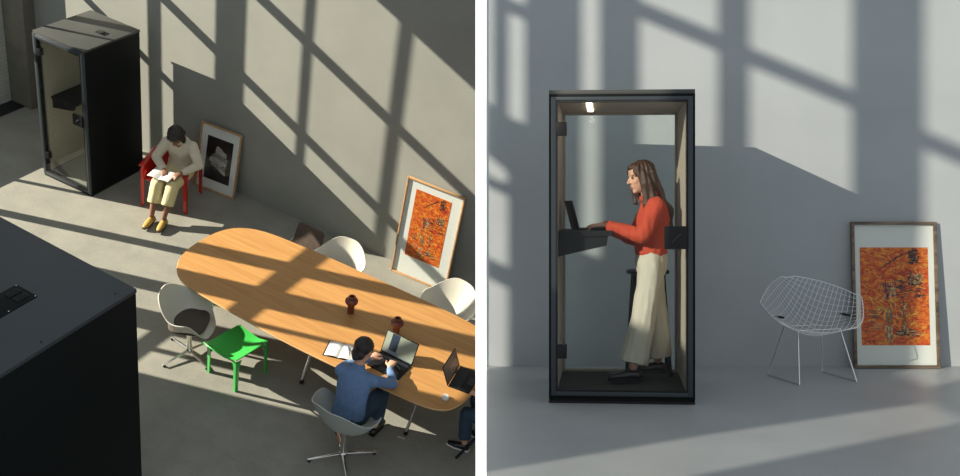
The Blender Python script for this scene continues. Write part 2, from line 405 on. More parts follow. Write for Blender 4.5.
bm = B(); box(bm, -12.4, 1.6, -9.5, .25, -.12, 0); struct('floor', bm, M['floor_hall'])
bm = B(); box(bm, -12.4, 1.6, 0, .25, 0, 5.4); struct('wall_back', bm, M['wall_hall'])
bm = B(); box(bm, -11.85, -11.43, -.2, 0, 0, 5.4); struct('trim_1', bm, M['pillar'])
bm = B()
ys = [(-.99, -.41), (-1.40, -1.06), (-1.865, -1.555), (-2.30, -1.905), (-3.04, -2.355), (-3.76, -3.17), (-4.29, -3.96), (-4.84, -4.60), (-5.25, -4.90)]
zs = [(1.0, 2.82), (2.92, 3.93), (4.06, 5.14), (5.27, 6.40)]
pierced(bm, [(0, 0), (-9.5, 0), (-9.5, 9.6), (0, 9.6)], rects(ys, zs), lambda a, b, c: V((-11.85 - c, a, b)), .05)
struct('wall_left', bm, M['brick'])
bm = B(); box(bm, -11.84, -11.57, -2.4, -.2, 0, .012); 
struct('trim_2', bm, M['grille'])

def booth(label, base, w, d, h, top, felt, led=True, group=None):
    t = thing('phone_booth', label, 'phone booth', base, group)
    th = .055
    for x0, nm in ((0, 'side_panel'), (w - .03, 'side_panel')):
        bm = B(); box(bm, x0, x0 + .03, .012, d - .012, .02, h - .031, .003); p = obj(nm, bm, M['blackpaint'], t)
        bm = B(); xx = x0 + .0305 if x0 == 0 else x0 - .0255
        box(bm, xx, xx + .025, .075, d - .06, .075, h - .075); obj('felt_lining', bm, felt, p)
    bm = B(); box(bm, 0, w, .0, d, h - .03, h, .003); tp = obj('top_panel', bm, top, t)
    bm = B(); box(bm, w * .62, w * .62 + .16, d * .52, d * .52 + .1, h + .0005, h + .006, .002); vt = obj('vent', bm, M['chrome'] if led is None else M['blackplastic'], tp)
    bm = B(); lathe(bm, [(.034, 0), (.036, .012), (.02, .016)], c=(w * .62 + .08, d * .52 + .05, h + .0065)); obj('cable_gland', bm, M['gasket'], tp)
    bm = B(); box(bm, .05, w - .05, .07, d - .05, h - .075, h - .0305); cl = obj('ceiling_panel', bm, felt, t)
    bm = B(); box(bm, .0, w, .0, d, .0, .019); box(bm, .031, w - .031, .012, d - .012, .02, .06); obj('base', bm, M['gasket'], t)
    bm = B(); box(bm, .056, w - .056, .075, d - .06, .0605, .07); obj('carpet', bm, M['carpet'] if led else M['deck'], t)
    # front frame
    bm = B()
    for a in ((.0, th, h), (w - th, w, h)): box(bm, a[0], a[1], -.012, .011, .035, h - .031, .004)
    box(bm, th, w - th, -.012, .011, .035, .035 + th, .004); box(bm, th, w - th, -.012, .011, h - .031 - th * .8, h - .031, .004)
    obj('door_frame', bm, M['steelframe'] if not led else M['blackpaint'], t)
    bm = B()
    for a, b_ in ((.016, .05), (w - .05, w - .016)): box(bm, a, b_, -.02, -.0125, .055, h - .05, .003)
    box(bm, .05, w - .05, -.02, -.0125, .055, .085, .003); box(bm, .05, w - .05, -.02, -.0125, h - .075, h - .05, .003)
    dr = obj('door', bm, M['steelframe'], t)
    bm = B()
    for a, b_ in ((.052, .062), (w - .062, w - .052)): box(bm, a, b_, -.018, .0, .09, h - .078)
    box(bm, .062, w - .062, -.018, .0, .088, .098); box(bm, .062, w - .062, -.018, .0, h - .09, h - .078); obj('seal', bm, M['gasket'], dr)
    bm = B(); box(bm, .0625, w - .0625, -.012, -.004, .099, h - .091); obj('door_glass', bm, M['glass'], dr)
    bm = B(); box(bm, w - .215, w - .055, -.045, -.013, 1.085, 1.245, .006); hd = obj('handle', bm, M['blackplastic'], dr)
    bm = B(); sweep(bm, [(w - .16, -.052, 1.13), (w - .135, -.056, 1.165), (w - .105, -.052, 1.19)], [.005] * 3); obj('lever', bm, M['steelframe'], hd)
    for z in (.315, 1.88):
        bm = B(); box(bm, .053, .125, -.022, .04, z, z + .095, .004); obj('hinge', bm, M['blackplastic'], dr)
    # back wall of glass
    bm = B()
    for a in ((.031, .075), (w - .075, w - .031)): box(bm, a[0], a[1], d - .05, d - .013, .061, h - .031)
    box(bm, .075, w - .075, d - .05, d - .013, .061, .085); box(bm, .075, w - .075, d - .05, d - .013, h - .09, h - .031); obj('back_frame', bm, felt, t)
    bm = B(); box(bm, .0755, w - .0755, d - .035, d - .027, .0855, h - .0905); obj('back_glass', bm, M['glass'], t)
    # desk on the left wall
    bm = B(); x1 = .445
    quad_box(bm, [(.057, .16, 1.17), (x1, .16, 1.17), (x1, .16, 1.205), (.057, .16, 1.205)], (0, 1, 0), d - .25)
    dk = obj('desk', bm, M['blackplastic'], t)
    bm = B(); quad_box(bm, [(.057, .18, 1.02), (x1 - .04, .18, 1.10), (x1 - .03, .18, 1.169), (.057, .18, 1.169)], (0, 1, 0), .05)
    obj('bracket', bm, M['blackplastic'], dk)
    if led:
        bm = B(); quad_box(bm, [(.26, .12, h - .0755), (.30, .12, h - .0755), (.30, .75, h - .0755), (.26, .75, h - .0755)], (0, 0, -1), .008)
        l = obj('ceiling_light', bm, M['led'], t); l['label'] = 'thin glowing warm light strip'
    return t
booth('black glass fronted phone booth standing by the concrete pillar', T(-9.942, -1.367, 0), .8485, .978, 2.2, M['toppaint'], M['feltgrey'], led=False)

t = thing('meeting_pod', 'big black pod in the near corner, only its dark top and side in view', 'meeting pod', T(-7.37, -7.135, 0, math.radians(-2)))
PX, PY = 2.40, 2.26
bm = B(); box(bm, .005, PX - .005, .005, PY - .005, .02, 2.659, .003); obj('side_panel', bm, M['blackpaint'], t)
bm = B(); box(bm, 0, PX, 0, PY, 2.66, 2.7, .003); tp = obj('top_panel', bm, M['toppaint2'], t)
bm = B(); box(bm, .03, PX - .03, .03, PY - .03, 0, .019); obj('base', bm, M['gasket'], t)
bm = B(); box(bm, 1.67, 1.905, 1.18, 1.71, 2.7005, 2.707, .002); vp = obj('vent_plate', bm, M['blackpaint'], tp)
for (a, b_) in ((1.71, 1.56), (1.795, 1.56), (1.71, 1.22), (1.795, 1.22)):
    bm = B(); box(bm, a, a + .065, b_, b_ + .115, 2.7075, 2.714, .004)
    for k in range(5): box(bm, a + .008, a + .057, b_ + .012 + k * .02, b_ + .02 + k * .02, 2.7142, 2.718)
    obj('fan_grille', bm, M['gasket'], vp)
for (a, b_) in ((1.682, 1.195), (1.682, 1.698), (1.893, 1.195), (1.893, 1.698), (1.682, 1.45), (1.893, 1.45)):
    bm = B(); lathe(bm, [(.006, 0), (.006, .002), (.003, .004)], n=10, c=(a, b_, 2.7072)); obj('screw', bm, M['chrome'], vp)
for (a, b_) in ((2.32, 2.11), (2.34, 1.36)):
    bm = B(); lathe(bm, [(.008, 0), (.008, .004), (.004, .006)], n=10, c=(a, b_, 2.7005)); obj('cap', bm, M['gasket'], tp)

# table
tt = thing('meeting_table', 'long oak meeting table with rounded ends on aluminium legs', 'table', T(-4.7, -2.13, 0))
lp = [(-6.55, -2.60), (-6.64, -2.44), (-6.685, -2.24), (-6.69, -2.04), (-6.66, -1.80), (-6.58, -1.61), (-6.44, -1.48), (-6.22, -1.395), (-5.9, -1.36), (-5.3, -1.335), (-4.5, -1.33), (-3.8, -1.335), (-3.3, -1.36), (-3.0, -1.41), (-2.82, -1.53),
      (-2.72, -1.72), (-2.68, -2.0), (-2.685, -2.3), (-2.705, -2.56), (-2.76, -2.73), (-2.86, -2.83), (-3.05, -2.885), (-3.35, -2.905), (-4.0, -2.92), (-4.7, -2.92), (-5.4, -2.88), (-6.0, -2.83), (-6.28, -2.79), (-6.44, -2.71)]
n = len(lp); out = []
for i in range(n):
    a, b_, c, d = [V((*lp[(i + k) % n], 0)) for k in (-1, 0, 1, 2)]
    for k in range(4):
        s = k / 4; out.append(.5 * ((2 * b_) + (c - a) * s + (2 * a - 5 * b_ + 4 * c - d) * s * s + (3 * b_ - a - 3 * c + d) * s ** 3))
out = [V((p.x + 4.7, p.y + 2.13, 0)) for p in out]
def plate(bm, loop, z0, z1, bev, mi=0, mie=1):
    m = len(loop); c = sum(loop, V()) / m
    rr = []
    for z, s in ((z0, bev * 1.2), (z0 + bev, 0), (z1 - bev * .5, 0), (z1, bev * .5)):
        rr.append([bm.verts.new(V((p.x, p.y, z)) + (c - p).normalized() * s) for p in loop])
    for a, b_ in zip(rr, rr[1:]):
        for i in range(m): f = bm.faces.new((a[i], a[(i + 1) % m], b_[(i + 1) % m], b_[i])); f.material_index = mie
    f = bm.faces.new(rr[0][::-1]); f.material_index = mi; f = bm.faces.new(rr[-1]); f.material_index = mi
bm = B(); plate(bm, out, .714, .74, .008); obj('tabletop', bm, [M['wood'], M['wood_edge']], tt)
bm = B(); 
for y in (-.28, .28): box(bm, -1.5, 1.62, y - .025, y + .025, .665, .7135, .004)
obj('under_rail', bm, M['chrome'], tt)
for x in (-1.35, .05, 1.45):
    bm = B(); box(bm, x - .03, x + .03, -.36, .36, .64, .6645, .004); obj('cross_rail', bm, M['chrome'], tt)
    for s in (-1, 1):
        for q in (-.0,):
            bm = B(); pts = [(x + .09, s * .34, .652), (x + .02, s * .40, .56), (x - .01, s * .50, .22), (x - .02, s * .56, .055)]
            sweep(bm, spline(pts, 5), [(.019, .013)] * 16, n=10); lg = obj('leg', bm, M['chrome'], tt)
            bm = B(); box(bm, x - .04, x - .0, s * .56 - .02, s * .56 + .02, .0, .05, .008); obj('foot', bm, M['blackplastic'], lg)

# shell armchairs
def sm(a): a = max(0, min(1, a)); return a * a * (3 - 2 * a)
def shell_pt(phi, v, z0=.42, hs=.235, hb=.39):
    a = abs(phi) / (PI / 2)
    h = -.035 + (hs + .035) * sm((a - .28) / .62) + (hb - hs) * sm((a - 1.15) / .7)
    rx = .315; ry = .255 if a < 1 else .285
    rho = v ** .85
    z = z0 + h * (v ** 3.0) if h > 0 else z0 + h * v ** 4
    fl = 1 + .05 * v ** 6 * sm((a - .6) / .5)
    return V((rx * math.sin(phi) * rho * fl, ry * math.cos(phi) * rho * fl, z))
def shell_mesh(bm, t=.010, nr=12, na=56):
    f = []; c = bm.verts.new((0, 0, .42))
    for i in range(1, nr + 1): f.append([bm.verts.new(shell_pt(-PI + 2 * PI * j / na, i / nr)) for j in range(na)])
    for j in range(na): bm.faces.new((c, f[0][j], f[0][(j + 1) % na]))
    for a, b_ in zip(f, f[1:]):
        for j in range(na): bm.faces.new((a[j], a[(j + 1) % na], b_[(j + 1) % na], b_[j]))
    bmesh.ops.recalc_face_normals(bm, faces=bm.faces[:])
    r = bmesh.ops.solidify(bm, geom=bm.faces[:], thickness=t)
def shell_chair(label, base, shellm, group, cushion=None, sc=1.0, star=PI / 4):
    t = thing('shell_armchair', label, 'armchair', base @ Matrix.Scale(sc, 4), group)
    bm = B(); shell_mesh(bm); obj('shell_seat', bm, shellm, t, angle=60)
    bm = B(); lathe(bm, [(.075, .385), (.07, .40), (.045, .405), (.03, .39), (.026, .2), (.03, .085), (.038, .075), (.038, .045)], n=20); obj('pedestal', bm, M['chrome'], t)
    for k in range(4):
        a = star + k * PI / 2; d = V((math.cos(a), math.sin(a), 0))
        bm = B(); sweep(bm, [d * .03 + V((0, 0, .065)), d * .15 + V((0, 0, .05)), d * .31 + V((0, 0, .03))], [(.017, .013), (.015, .010), (.011, .008)], n=10, side=(-d.y, d.x, 0)); lg = obj('leg', bm, M['chrome'], t)
        bm = B(); lathe(bm, [(.014, 0), (.016, .01), (.010, .022)], n=12, c=(d.x * .30, d.y * .30, 0)); obj('glide', bm, M['blackplastic'], lg)
    if cushion:
        bm = B(); 
        lp2 = [V((.21 * math.copysign(abs(math.cos(a)) ** .6, math.cos(a)), .19 * math.copysign(abs(math.sin(a)) ** .6, math.sin(a)), 0)) for a in [2 * PI * k / 40 for k in range(40)]]
        plate(bm, lp2, .435, .475, .015, 0, 0); obj('seat_cushion', bm, cushion, t)
    return t
G = 'shell armchairs around the table'
shell_chair('off white shell armchair with dark seat pad beside the green chair', T(-5.98, -3.05, 0, math.radians(-66)), M['shellw'], G, M['greypad'], 1.09, math.radians(52))
shell_chair('pale grey shell armchair the person in blue sits on', T(-3.66, -3.37, 0, math.radians(-2)), M['shellg'], G, None, 1.17)
shell_chair('off white shell armchair behind the table between the wire chair and the orange picture', T(-5.18, -1.31, 0, math.radians(186)), M['shellw'], G, None, 1.08)
shell_chair('off white shell armchair behind the table right under the orange picture', T(-3.66, -1.22, 0, math.radians(170)), M['shellw'], G, None, 1.12)

# green chair
def plastic_leg(x, y, z1, sx, sy, m, parent, w=.03):
    """an angle-section leg flaring into the seat"""
    bm = B()
    quad_box(bm, [(x, y, 0), (x - sx * w * 1.25, y, 0), (x - sx * w * 1.5, y, z1 * .8), (x - sx * w * 2.6, y, z1), (x, y, z1)], (0, -sy, 0), .009)
    quad_box(bm, [(x, y, 0), (x, y - sy * w * 1.25, 0), (x, y - sy * w * 1.5, z1 * .8), (x, y - sy * w * 2.6, z1), (x, y, z1)], (-sx, 0, 0), .009)
    sweep(bm, [(x - sx * .012, y - sy * .012, 0.006), (x - sx * .012, y - sy * .012, z1)], [.011, .013], n=8)
    return obj('leg', bm, m, parent)
t = thing('plastic_chair', 'bright green moulded plastic chair pulled up to the table', 'chair', T(-5.365, -2.97, 0, math.radians(-10)))
bm = B(); N = 14; grid = []
for i in range(N + 1):
    row = []
    for j in range(N + 1):
        u_, v_ = i / N * 2 - 1, j / N * 2 - 1
        z = .445 - .035 * (1 - u_ * u_) * (1 - (v_ * .8) ** 2) + .045 * sm((u_ - .3) / .7) * .9
        row.append(bm.verts.new((u_ * .235, v_ * .23 - 0, z)))
    grid.append(row)
for i in range(N):
    for j in range(N): bm.faces.new((grid[i][j], grid[i + 1][j], grid[i + 1][j + 1], grid[i][j + 1]))
bmesh.ops.recalc_face_normals(bm, faces=bm.faces[:]); bmesh.ops.solidify(bm, geom=bm.faces[:], thickness=.012)
obj('seat', bm, M['green'], t, angle=50)
bm = B(); rows = []
for i in range(9):
    row = []
    for j in range(15):
        a = i / 8; b_ = j / 14 * 2 - 1
        row.append(bm.verts.new((b_ * (.235 - .05 * a), -.232 - .115 * a ** 1.15 - .03 * (1 - b_ * b_) * a, .447 + .155 * a - .03 * b_ * b_ * a)))
    rows.append(row)
for i in range(8):
    for j in range(14):
        if i in (3, 4, 5, 6) and j in (3, 5, 7, 9, 11): continue
        bm.faces.new((rows[i][j], rows[i][j + 1], rows[i + 1][j + 1], rows[i + 1][j]))
bmesh.ops.recalc_face_normals(bm, faces=bm.faces[:]); bmesh.ops.solidify(bm, geom=bm.faces[:], thickness=.011)
obj('backrest', bm, M['green'], t, angle=50)
for sx in (-1, 1):
    for sy in (-1, 1): plastic_leg(sx * .235, sy * .23, .437, sx, sy, M['green'], t)

# red armchair
BR = T(-8.28, -.72, 0, math.radians(200)) @ Matrix.Scale(1.06, 4); BQ = T(-8.15, -.70, 0, math.radians(200)) @ Matrix.Scale(1.04, 4)
t = thing('plastic_armchair', 'glossy red moulded plastic armchair by the black booth', 'armchair', BR)
bm = B(); box(bm, -.245, .245, -.24, .27, .395, .42, .01); obj('seat', bm, M['red'], t)
for s in (-1, 1):
    bm = B()
    pr = [(.30, .40), (.31, .56), (.28, .62), (.05, .615), (-.15, .63), (-.26, .66), (-.29, .60), (-.27, .46), (-.2, .40)]
    quad_box(bm, [(s * .25, y, z) for y, z in pr], (s, 0, 0), .028)
    box(bm, s * .278 - .034, s * .278 + .034, -.2, .30, .612, .632, .008)
    bmesh.ops.recalc_face_normals(bm, faces=bm.faces[:]); obj('armrest', bm, M['red'], t)
bm = B(); rr = []
for i in range(7):
    rr.append([bm.verts.new((-.262 + .524 * j / 10, -.245 - .05 * i / 6 - .03 * (1 - (j / 5 - 1) ** 2), .40 + .30 * i / 6)) for j in range(11)])
for a, b_ in zip(rr, rr[1:]):
    for j in range(10): bm.faces.new((a[j], a[j + 1], b_[j + 1], b_[j]))
bmesh.ops.recalc_face_normals(bm, faces=bm.faces[:]); bmesh.ops.solidify(bm, geom=bm.faces[:], thickness=.022); obj('backrest', bm, M['red'], t)
for sx in (-1, 1):
    for sy in (-1, 1): plastic_leg(sx * .30, sy * .285 + .0, .56 if sy > 0 else .42, sx, sy, M['red'], t, .034)

# framed pictures leaning on the wall
def leaning(label, base, w, h, frm, lean, art, bd=.02, mrg=.1, group=None, fw=.022):
    """local x right, y out of the wall is negative, stands on z=0 and leans back"""
    t = thing('framed_picture', label, 'picture', base @ Matrix.Rotation(lean, 4, 'X'), group)
    bm = B()
    for x0, x1, z0, z1 in ((-w / 2, -w / 2 + fw, 0, h), (w / 2 - fw, w / 2, 0, h), (-w / 2 + fw, w / 2 - fw, 0, fw), (-w / 2 + fw, w / 2 - fw, h - fw, h)):
        box(bm, x0, x1, -.035, 0, z0, z1, .003)
    obj('frame', bm, frm, t)
    bm = B(); box(bm, -w / 2 + fw, w / 2 - fw, -.012, -.004, fw, h - fw); obj('mount_board', bm, M['matboard'], t)
    art(t)
    bm = B(); box(bm, -w / 2 + fw, w / 2 - fw, -.028, -.026, fw, h - fw); obj('glazing', bm, M['glass_art'], t)
    return t
M['glass_art'] = glass_mat('picture glass', (.96, .97, .96))
def abstract_mat():
    m, nt, b = nt_mat('orange abstract print'); b.inputs['Roughness'].default_value = .6
    tc = nt.nodes.new('ShaderNodeTexCoord')
    def nz(sc, st, rot=0, dist=0, det=6, w=0):
        mp = nt.nodes.new('ShaderNodeMapping'); mp.inputs['Scale'].default_value = st; mp.inputs['Rotation'].default_value = (0, rot, 0); mp.inputs['Location'].default_value = (w, w, w)
        n = nt.nodes.new('ShaderNodeTexNoise'); n.inputs['Scale'].default_value = sc; n.inputs['Detail'].default_value = det; n.inputs['Distortion'].default_value = dist
        nt.links.new(tc.outputs['Object'], mp.inputs[0]); nt.links.new(mp.outputs[0], n.inputs['Vector']); return n
    def ramp(n, st):
        r = nt.nodes.new('ShaderNodeValToRGB'); e = r.color_ramp.elements
        while len(e) < len(st): e.new(.5)
        for q, (p, c) in zip(e, st): q.position = p; q.color = (*c, 1)
        nt.links.new(n.outputs['Fac'], r.inputs[0]); return r
    a = ramp(nz(15, (1, 1, 1.7), .6, 1.4, 9), [(.34, (.40, .028, .008)), (.45, (.66, .085, .008)), (.56, (.78, .19, .012)), (.66, (.80, .36, .04))])
    k = ramp(nz(26, (.8, 1, 2.4), -.5, 2.5, w=3), [(.37, (1, 1, 1)), (.42, (0, 0, 0))])
    x = nt.nodes.new('ShaderNodeMixRGB'); x.inputs[2].default_value = (.22, .03, .012, 1)
    mm = nt.nodes.new('ShaderNodeMath'); mm.operation = 'MULTIPLY'; mm.inputs[1].default_value = .8
    nt.links.new(k.outputs[0], mm.inputs[0]); nt.links.new(mm.outputs[0], x.inputs[0]); nt.links.new(a.outputs[0], x.inputs[1]); nt.links.new(x.outputs[0], b.inputs['Base Color'])
    return m
M['abstract'] = abstract_mat()
M['inkb'] = mat('black paint strokes', (.018, .016, .02), .6, var=.5, scale=40)
M['inkp'] = mat('plum paint strokes', (.14, .04, .05), .6, var=.6, scale=40)
M['inkc'] = mat('pale paint strokes', (.52, .42, .22), .6, var=.5, scale=40)
M['inko'] = mat('grey olive paint strokes', (.16, .14, .08), .6, var=.5, scale=40)
M['inky'] = mat('yellow paint strokes', (.78, .50, .07), .6, var=.3, scale=40)
def abstract(x0, x1, z0, z1):
    def f(t):
        rnd = random.Random(11)
        bm = B(); box(bm, x0, x1, -.0142, -.0125, z0, z1)
        w, h = x1 - x0, z1 - z0
        def stroke(u0, v0, u1, v1, th, mi):
            p, q = V((x0 + w * u0, 0, z0 + h * v0)), V((x0 + w * u1, 0, z0 + h * v1))
            d = (q - p); L = d.length
            if L < 1e-4: return
            d.normalize(); s = V((-d.z, 0, d.x)); y = -.0145 - rnd.random() * .0006
            m = 5; lo = []; hi = []
            for k in range(m + 1):
                c = p + d * L * k / m + s * th * rnd.uniform(-.5, .5); hw = th * (.35 + .5 * rnd.random()) * (1 - .8 * abs(k / m * 2 - 1) ** 3)
                lo.append(bm.verts.new((c.x - s.x * hw, y, c.z - s.z * hw))); hi.append(bm.verts.new((c.x + s.x * hw, y, c.z + s.z * hw)))
            for k in range(m):
                fc = bm.faces.new((lo[k], lo[k + 1], hi[k + 1], hi[k])); fc.material_index = mi
        def scribble(cu, cv, ru, rv, n, th, mis, ang=None, ln=.12):
            for _ in range(n):
                u = cu + rnd.uniform(-1, 1) * ru; v = cv + rnd.uniform(-1, 1) * rv
                a = rnd.uniform(0, PI) if ang is None else rnd.choice(ang) + rnd.uniform(-.25, .25)
                l_ = ln * rnd.uniform(.5, 1.3)
                stroke(u - math.cos(a) * l_ / 2, v - math.sin(a) * l_ / 2 * w / h, u + math.cos(a) * l_ / 2, v + math.sin(a) * l_ / 2 * w / h, th * rnd.uniform(.6, 1.3), rnd.choice(mis))
        scribble(.5, .5, .46, .46, 46, .005, [5, 2, 5, 4], None, .12)
        scribble(.43, .57, .1, .07, 34, .007, [2, 2, 1, 3], [0, PI / 2], .14)
        scribble(.40, .22, .045, .18, 40, .009, [4, 3, 4], [PI / 2, 1.3], .1)
        scribble(.62, .28, .03, .16, 26, .007, [4, 3, 1], [PI / 2, 1.8], .09)
        scribble(.66, .13, .15, .035, 26, .007, [1, 3, 4], [0, -.2], .12)
        scribble(.80, .68, .09, .06, 40, .008, [3, 4, 1], None, .1)
        scribble(.79, .90, .07, .07, 46, .007, [1], [0, PI / 2], .1)
        scribble(.8, .55, .09, .06, 16, .006, [1, 2], [0], .14)
        scribble(.6, .55, .05, .12, 22, .006, [1, 1, 2], [0], .1)
        for k in range(12): stroke(.26 + k * .03, .78 + k * .0135 + rnd.uniform(-.01, .01), .36 + k * .03, .80 + k * .0135, .006, 1)
        scribble(.17, .25, .1, .1, 18, .006, [2, 4, 3], [0], .12)
        scribble(.45, .38, .2, .12, 20, .008, [5, 3], None, .12)
        for k in range(9): stroke(.08 + k * .03 + rnd.uniform(0, .01), .035, .10 + k * .03, .05, .005, 1)
        o = obj('print', bm, [M['abstract'], M['inkb'], M['inkp'], M['inkc'], M['inko'], M['inky']], t, smooth=False)
        o['label'] = 'orange print with a loose figure of dark and pale strokes'
    return f
def chairs_print(x0, x1, z0, z1):
    def f(t):
        bm = B(); box(bm, x0, x1, -.0142, -.0125, z0, z1); rnd = random.Random(5); w, h = x1 - x0, z1 - z0
        def poly(ps, mi):
            y = -.0146 - len(bm.faces) * .00001
            fc = bm.faces.new([bm.verts.new((x0 + w * a, y, z0 + h * b_)) for a, b_ in ps]); fc.material_index = mi
        poly([(.35, .66), (.80, .60), (.78, .70), (.45, .82), (.38, .80)], 1)
        poly([(.22, .58), (.78, .48), (.86, .52), (.80, .58), (.36, .66)], 2)
        poly([(.14, .44), (.52, .38), (.82, .40), (.84, .48), (.3, .56), (.18, .54)], 1)
        poly([(.24, .36), (.62, .26), (.80, .26), (.80, .38), (.50, .38), (.22, .43)], 2)
        poly([(.40, .33), (.74, .20), (.84, .20), (.78, .29)], 1)
        for k in range(26):
            u, v = rnd.uniform(.25, .78), rnd.uniform(.25, .76); poly([(u, v), (u + .12, v - .03), (u + .12, v - .018), (u, v + .012)], 3 if k % 2 else 1)
        o = obj('print', bm, [M['inkblk'], M['ph1'], M['ph2'], M['ph3']], t, smooth=False); o['label'] = 'black photograph of a pale stacked shape'
    return f
M['inkblk'] = mat('black photograph ground', (.012, .013, .014), .5); M['ph1'] = mat('photograph light grey', (.42, .41, .38), .6, var=.3, scale=30)
M['ph2'] = mat('photograph mid grey', (.24, .235, .23), .6, var=.3, scale=30); M['ph3'] = mat('photograph dark grey', (.06, .06, .06), .6)
leaning('wooden framed black and white photograph leaning on the wall beside the red armchair', T(-7.965, -.20, .0, math.radians(4)), .66, 1.0, M['frame_wood'], math.radians(-9), chairs_print(-.21, .21, .17, .83), fw=.02)
leaning('tall orange abstract picture in an oak frame leaning behind the table', T(-4.58, -.16, .0, math.radians(2)), .84, 1.47, M['frame_wood'], math.radians(-5), abstract(-.27, .25, .32, 1.33), fw=.022)

# things on the table
def vase(label, x, y, group):
    bm = B(); lathe(bm, [(.030, 0), (.035, .004), (.036, .10), (.040, .118), (.060, .132), (.068, .150), (.066, .168), (.050, .184), (.028, .190), (.026, .198), (.038, .204), (.038, .212), (.030, .217), (.022, .214), (.020, .19)], n=32)
    tag(obj('vase', bm, M['vase'], base=T(x, y, .7405) @ Matrix.Scale(1.12, 4)), label, 'vase', group)
vase('dark red vase with a bulbous top standing alone on the table', -4.49, -2.07, 'dark red vases on the table')
vase('dark red vase with a bulbous top right behind the open laptop', -3.87, -2.08, 'dark red vases on the table')

def laptop(label, base, w=.34, d=.235, ang=20, disp=True, group=None, plain=False):
    t = thing('laptop', label, 'laptop', base, group)
    bm = B(); box(bm, -w / 2, w / 2, -d, 0, 0, .012, .003); obj('keyboard_base', bm, M['blackplastic'], t)
    bm = B()
    for r in range(5):
        for c in range(13): box(bm, -w * .44 + c * w * .068, -w * .44 + c * w * .068 + w * .058, -.035 - r * .0225, -.017 - r * .0225, .0122, .0142)
    obj('keys', bm, M['keys'], t)
    bm = B(); box(bm, -w * .16, w * .16, -d + .012, -d + .078, .0122, .0128); obj('touchpad', bm, M['keys'], t)
    a = math.radians(ang); h = d * .98
    R_ = Matrix.Translation((0, .004, .008)) @ Matrix.Rotation(-a, 4, 'X')
    bm = B(); box(bm, -w / 2, w / 2, 0, .007, 0, h, .002); bmesh.ops.transform(bm, matrix=R_, verts=bm.verts[:]); s = obj('screen', bm, M['blackplastic'], t)
    bm = B(); box(bm, -w / 2 + .01, w / 2 - .01, -.001, -.0002, .018, h - .01)
    if not plain:
        box(bm, -w * .30, -w * .06, -.0016, -.001, .045, h - .012, mi=1); box(bm, -w * .47, w * .47, -.0019, -.0016, .019, .032, mi=2)
        box(bm, -w * .36, w * .0, -.0019, -.0016, .035, .06, mi=2)
    else:
        box(bm, -w * .1, w * .35, -.0016, -.001, .05, h * .6, mi=1)
    bmesh.ops.transform(bm, matrix=R_, verts=bm.verts[:]); obj('display', bm, [M['screen'] if not plain else M['screenpale'], M['screenblue'] if not plain else M['screenmid'], M['screenlight']], s, smooth=False)
    return t
M['screenpale'] = mat('pinkish grey display', (.2, .15, .12), .3); M['screenmid'] = mat('grey display window', (.28, .24, .2), .3)
laptop('open black laptop the person in blue types on', T(-3.65, -2.44, .7405, math.radians(-1)), .41, .275, 22)
laptop('open black laptop at the right end of the table, screen turned aside', T(-2.985, -2.29, .7405, math.radians(97)), .37, .25, 22, plain=True)

t = thing('notebook', 'open white notebook with a pen on the table left of the person in blue', 'notebook', T(-4.2, -2.69, .7405, math.radians(17)))
bm = B(); box(bm, -.175, .165, -.125, .125, 0, .005, .001); obj('cover', bm, M['blackplastic'], t)
for s in (-1, 1):
    bm = B(); n = 8; ro = []
    for i in range(n + 1):
        a = i / n; ro.append([bm.verts.new((s * a * .16, y, .006 + .016 * math.sin(PI * min(1, a * 1.15)) ** .8 * (1 - a * .4) + .002)) for y in (-.118, .118)])
    for a, b_ in zip(ro, ro[1:]): bm.faces.new((a[0], b_[0], b_[1], a[1]))
    bmesh.ops.recalc_face_normals(bm, faces=bm.faces[:]); bmesh.ops.solidify(bm, geom=bm.faces[:], thickness=.003); obj('page', bm, M['paper'], t)
bm = B(); sweep(bm, [(0, -.06, 0), (0, .07, 0)], [.0045, .0045], n=8); sweep(bm, [(0, -.075, 0), (0, -.06, 0)], [.001, .0045], n=8, dome=False)
tag(obj('pen', bm, M['blackplastic'], base=T(-4.12, -2.66, .7405 + .0285, math.radians(40))), 'black pen lying across the open notebook', 'pen')
bm = B(); lathe(bm, [(.034, 0), (.040, .004), (.042, .022), (.038, .030), (.024, .031), (.022, .027), (.006, .026)], n=30)
tag(obj('dish', bm, M['paper'], base=T(-2.90, -2.65, .7405)), 'small round white dish near the rounded table corner', 'dish')

# wire chair with a brown back pad
def wire(bm, pts, r, closed=False, n=5): tube(bm, pts, r, n=n, closed=closed)
t = thing('wire_chair', 'white wire chair with a brown leather pad behind the table', 'chair', T(-5.76, -1.34, 0, math.radians(176)))
bm = B()
for k in range(26):
    ph = -PI + 2 * PI * k / 26
    wire(bm, [shell_pt(ph, v / 8, .42, .03, .34) for v in range(1, 9)], .003)
for v in (3, 4, 5, 6, 7, 8): wire(bm, [shell_pt(-PI + 2 * PI * k / 40, v / 8, .42, .03, .34) for k in range(40)], .0045 if v == 8 else .003, True)
obj('wire_shell', bm, M['wirem'], t)
for sx in (-1, 1):
    for sy in (-1, 1):
        bm = B(); wire(bm, [(sx * .12, sy * .1, .41), (sx * .23, sy * .22, .004)], .006, n=8); obj('leg', bm, M['wirem'], t)
bm = B(); plate(bm, [V((.21 * math.copysign(abs(math.cos(a)) ** .25, math.cos(a)), .175 * math.copysign(abs(math.sin(a)) ** .4, math.sin(a)), 0)) for a in [2 * PI * k / 40 for k in range(40)]], -.016, .016, .012, 0, 0)
bmesh.ops.transform(bm, matrix=T(0, -.215, .69) @ Matrix.Rotation(math.radians(112), 4, 'X'), verts=bm.verts[:]); obj('back_pad', bm, M['brownpad'], t)
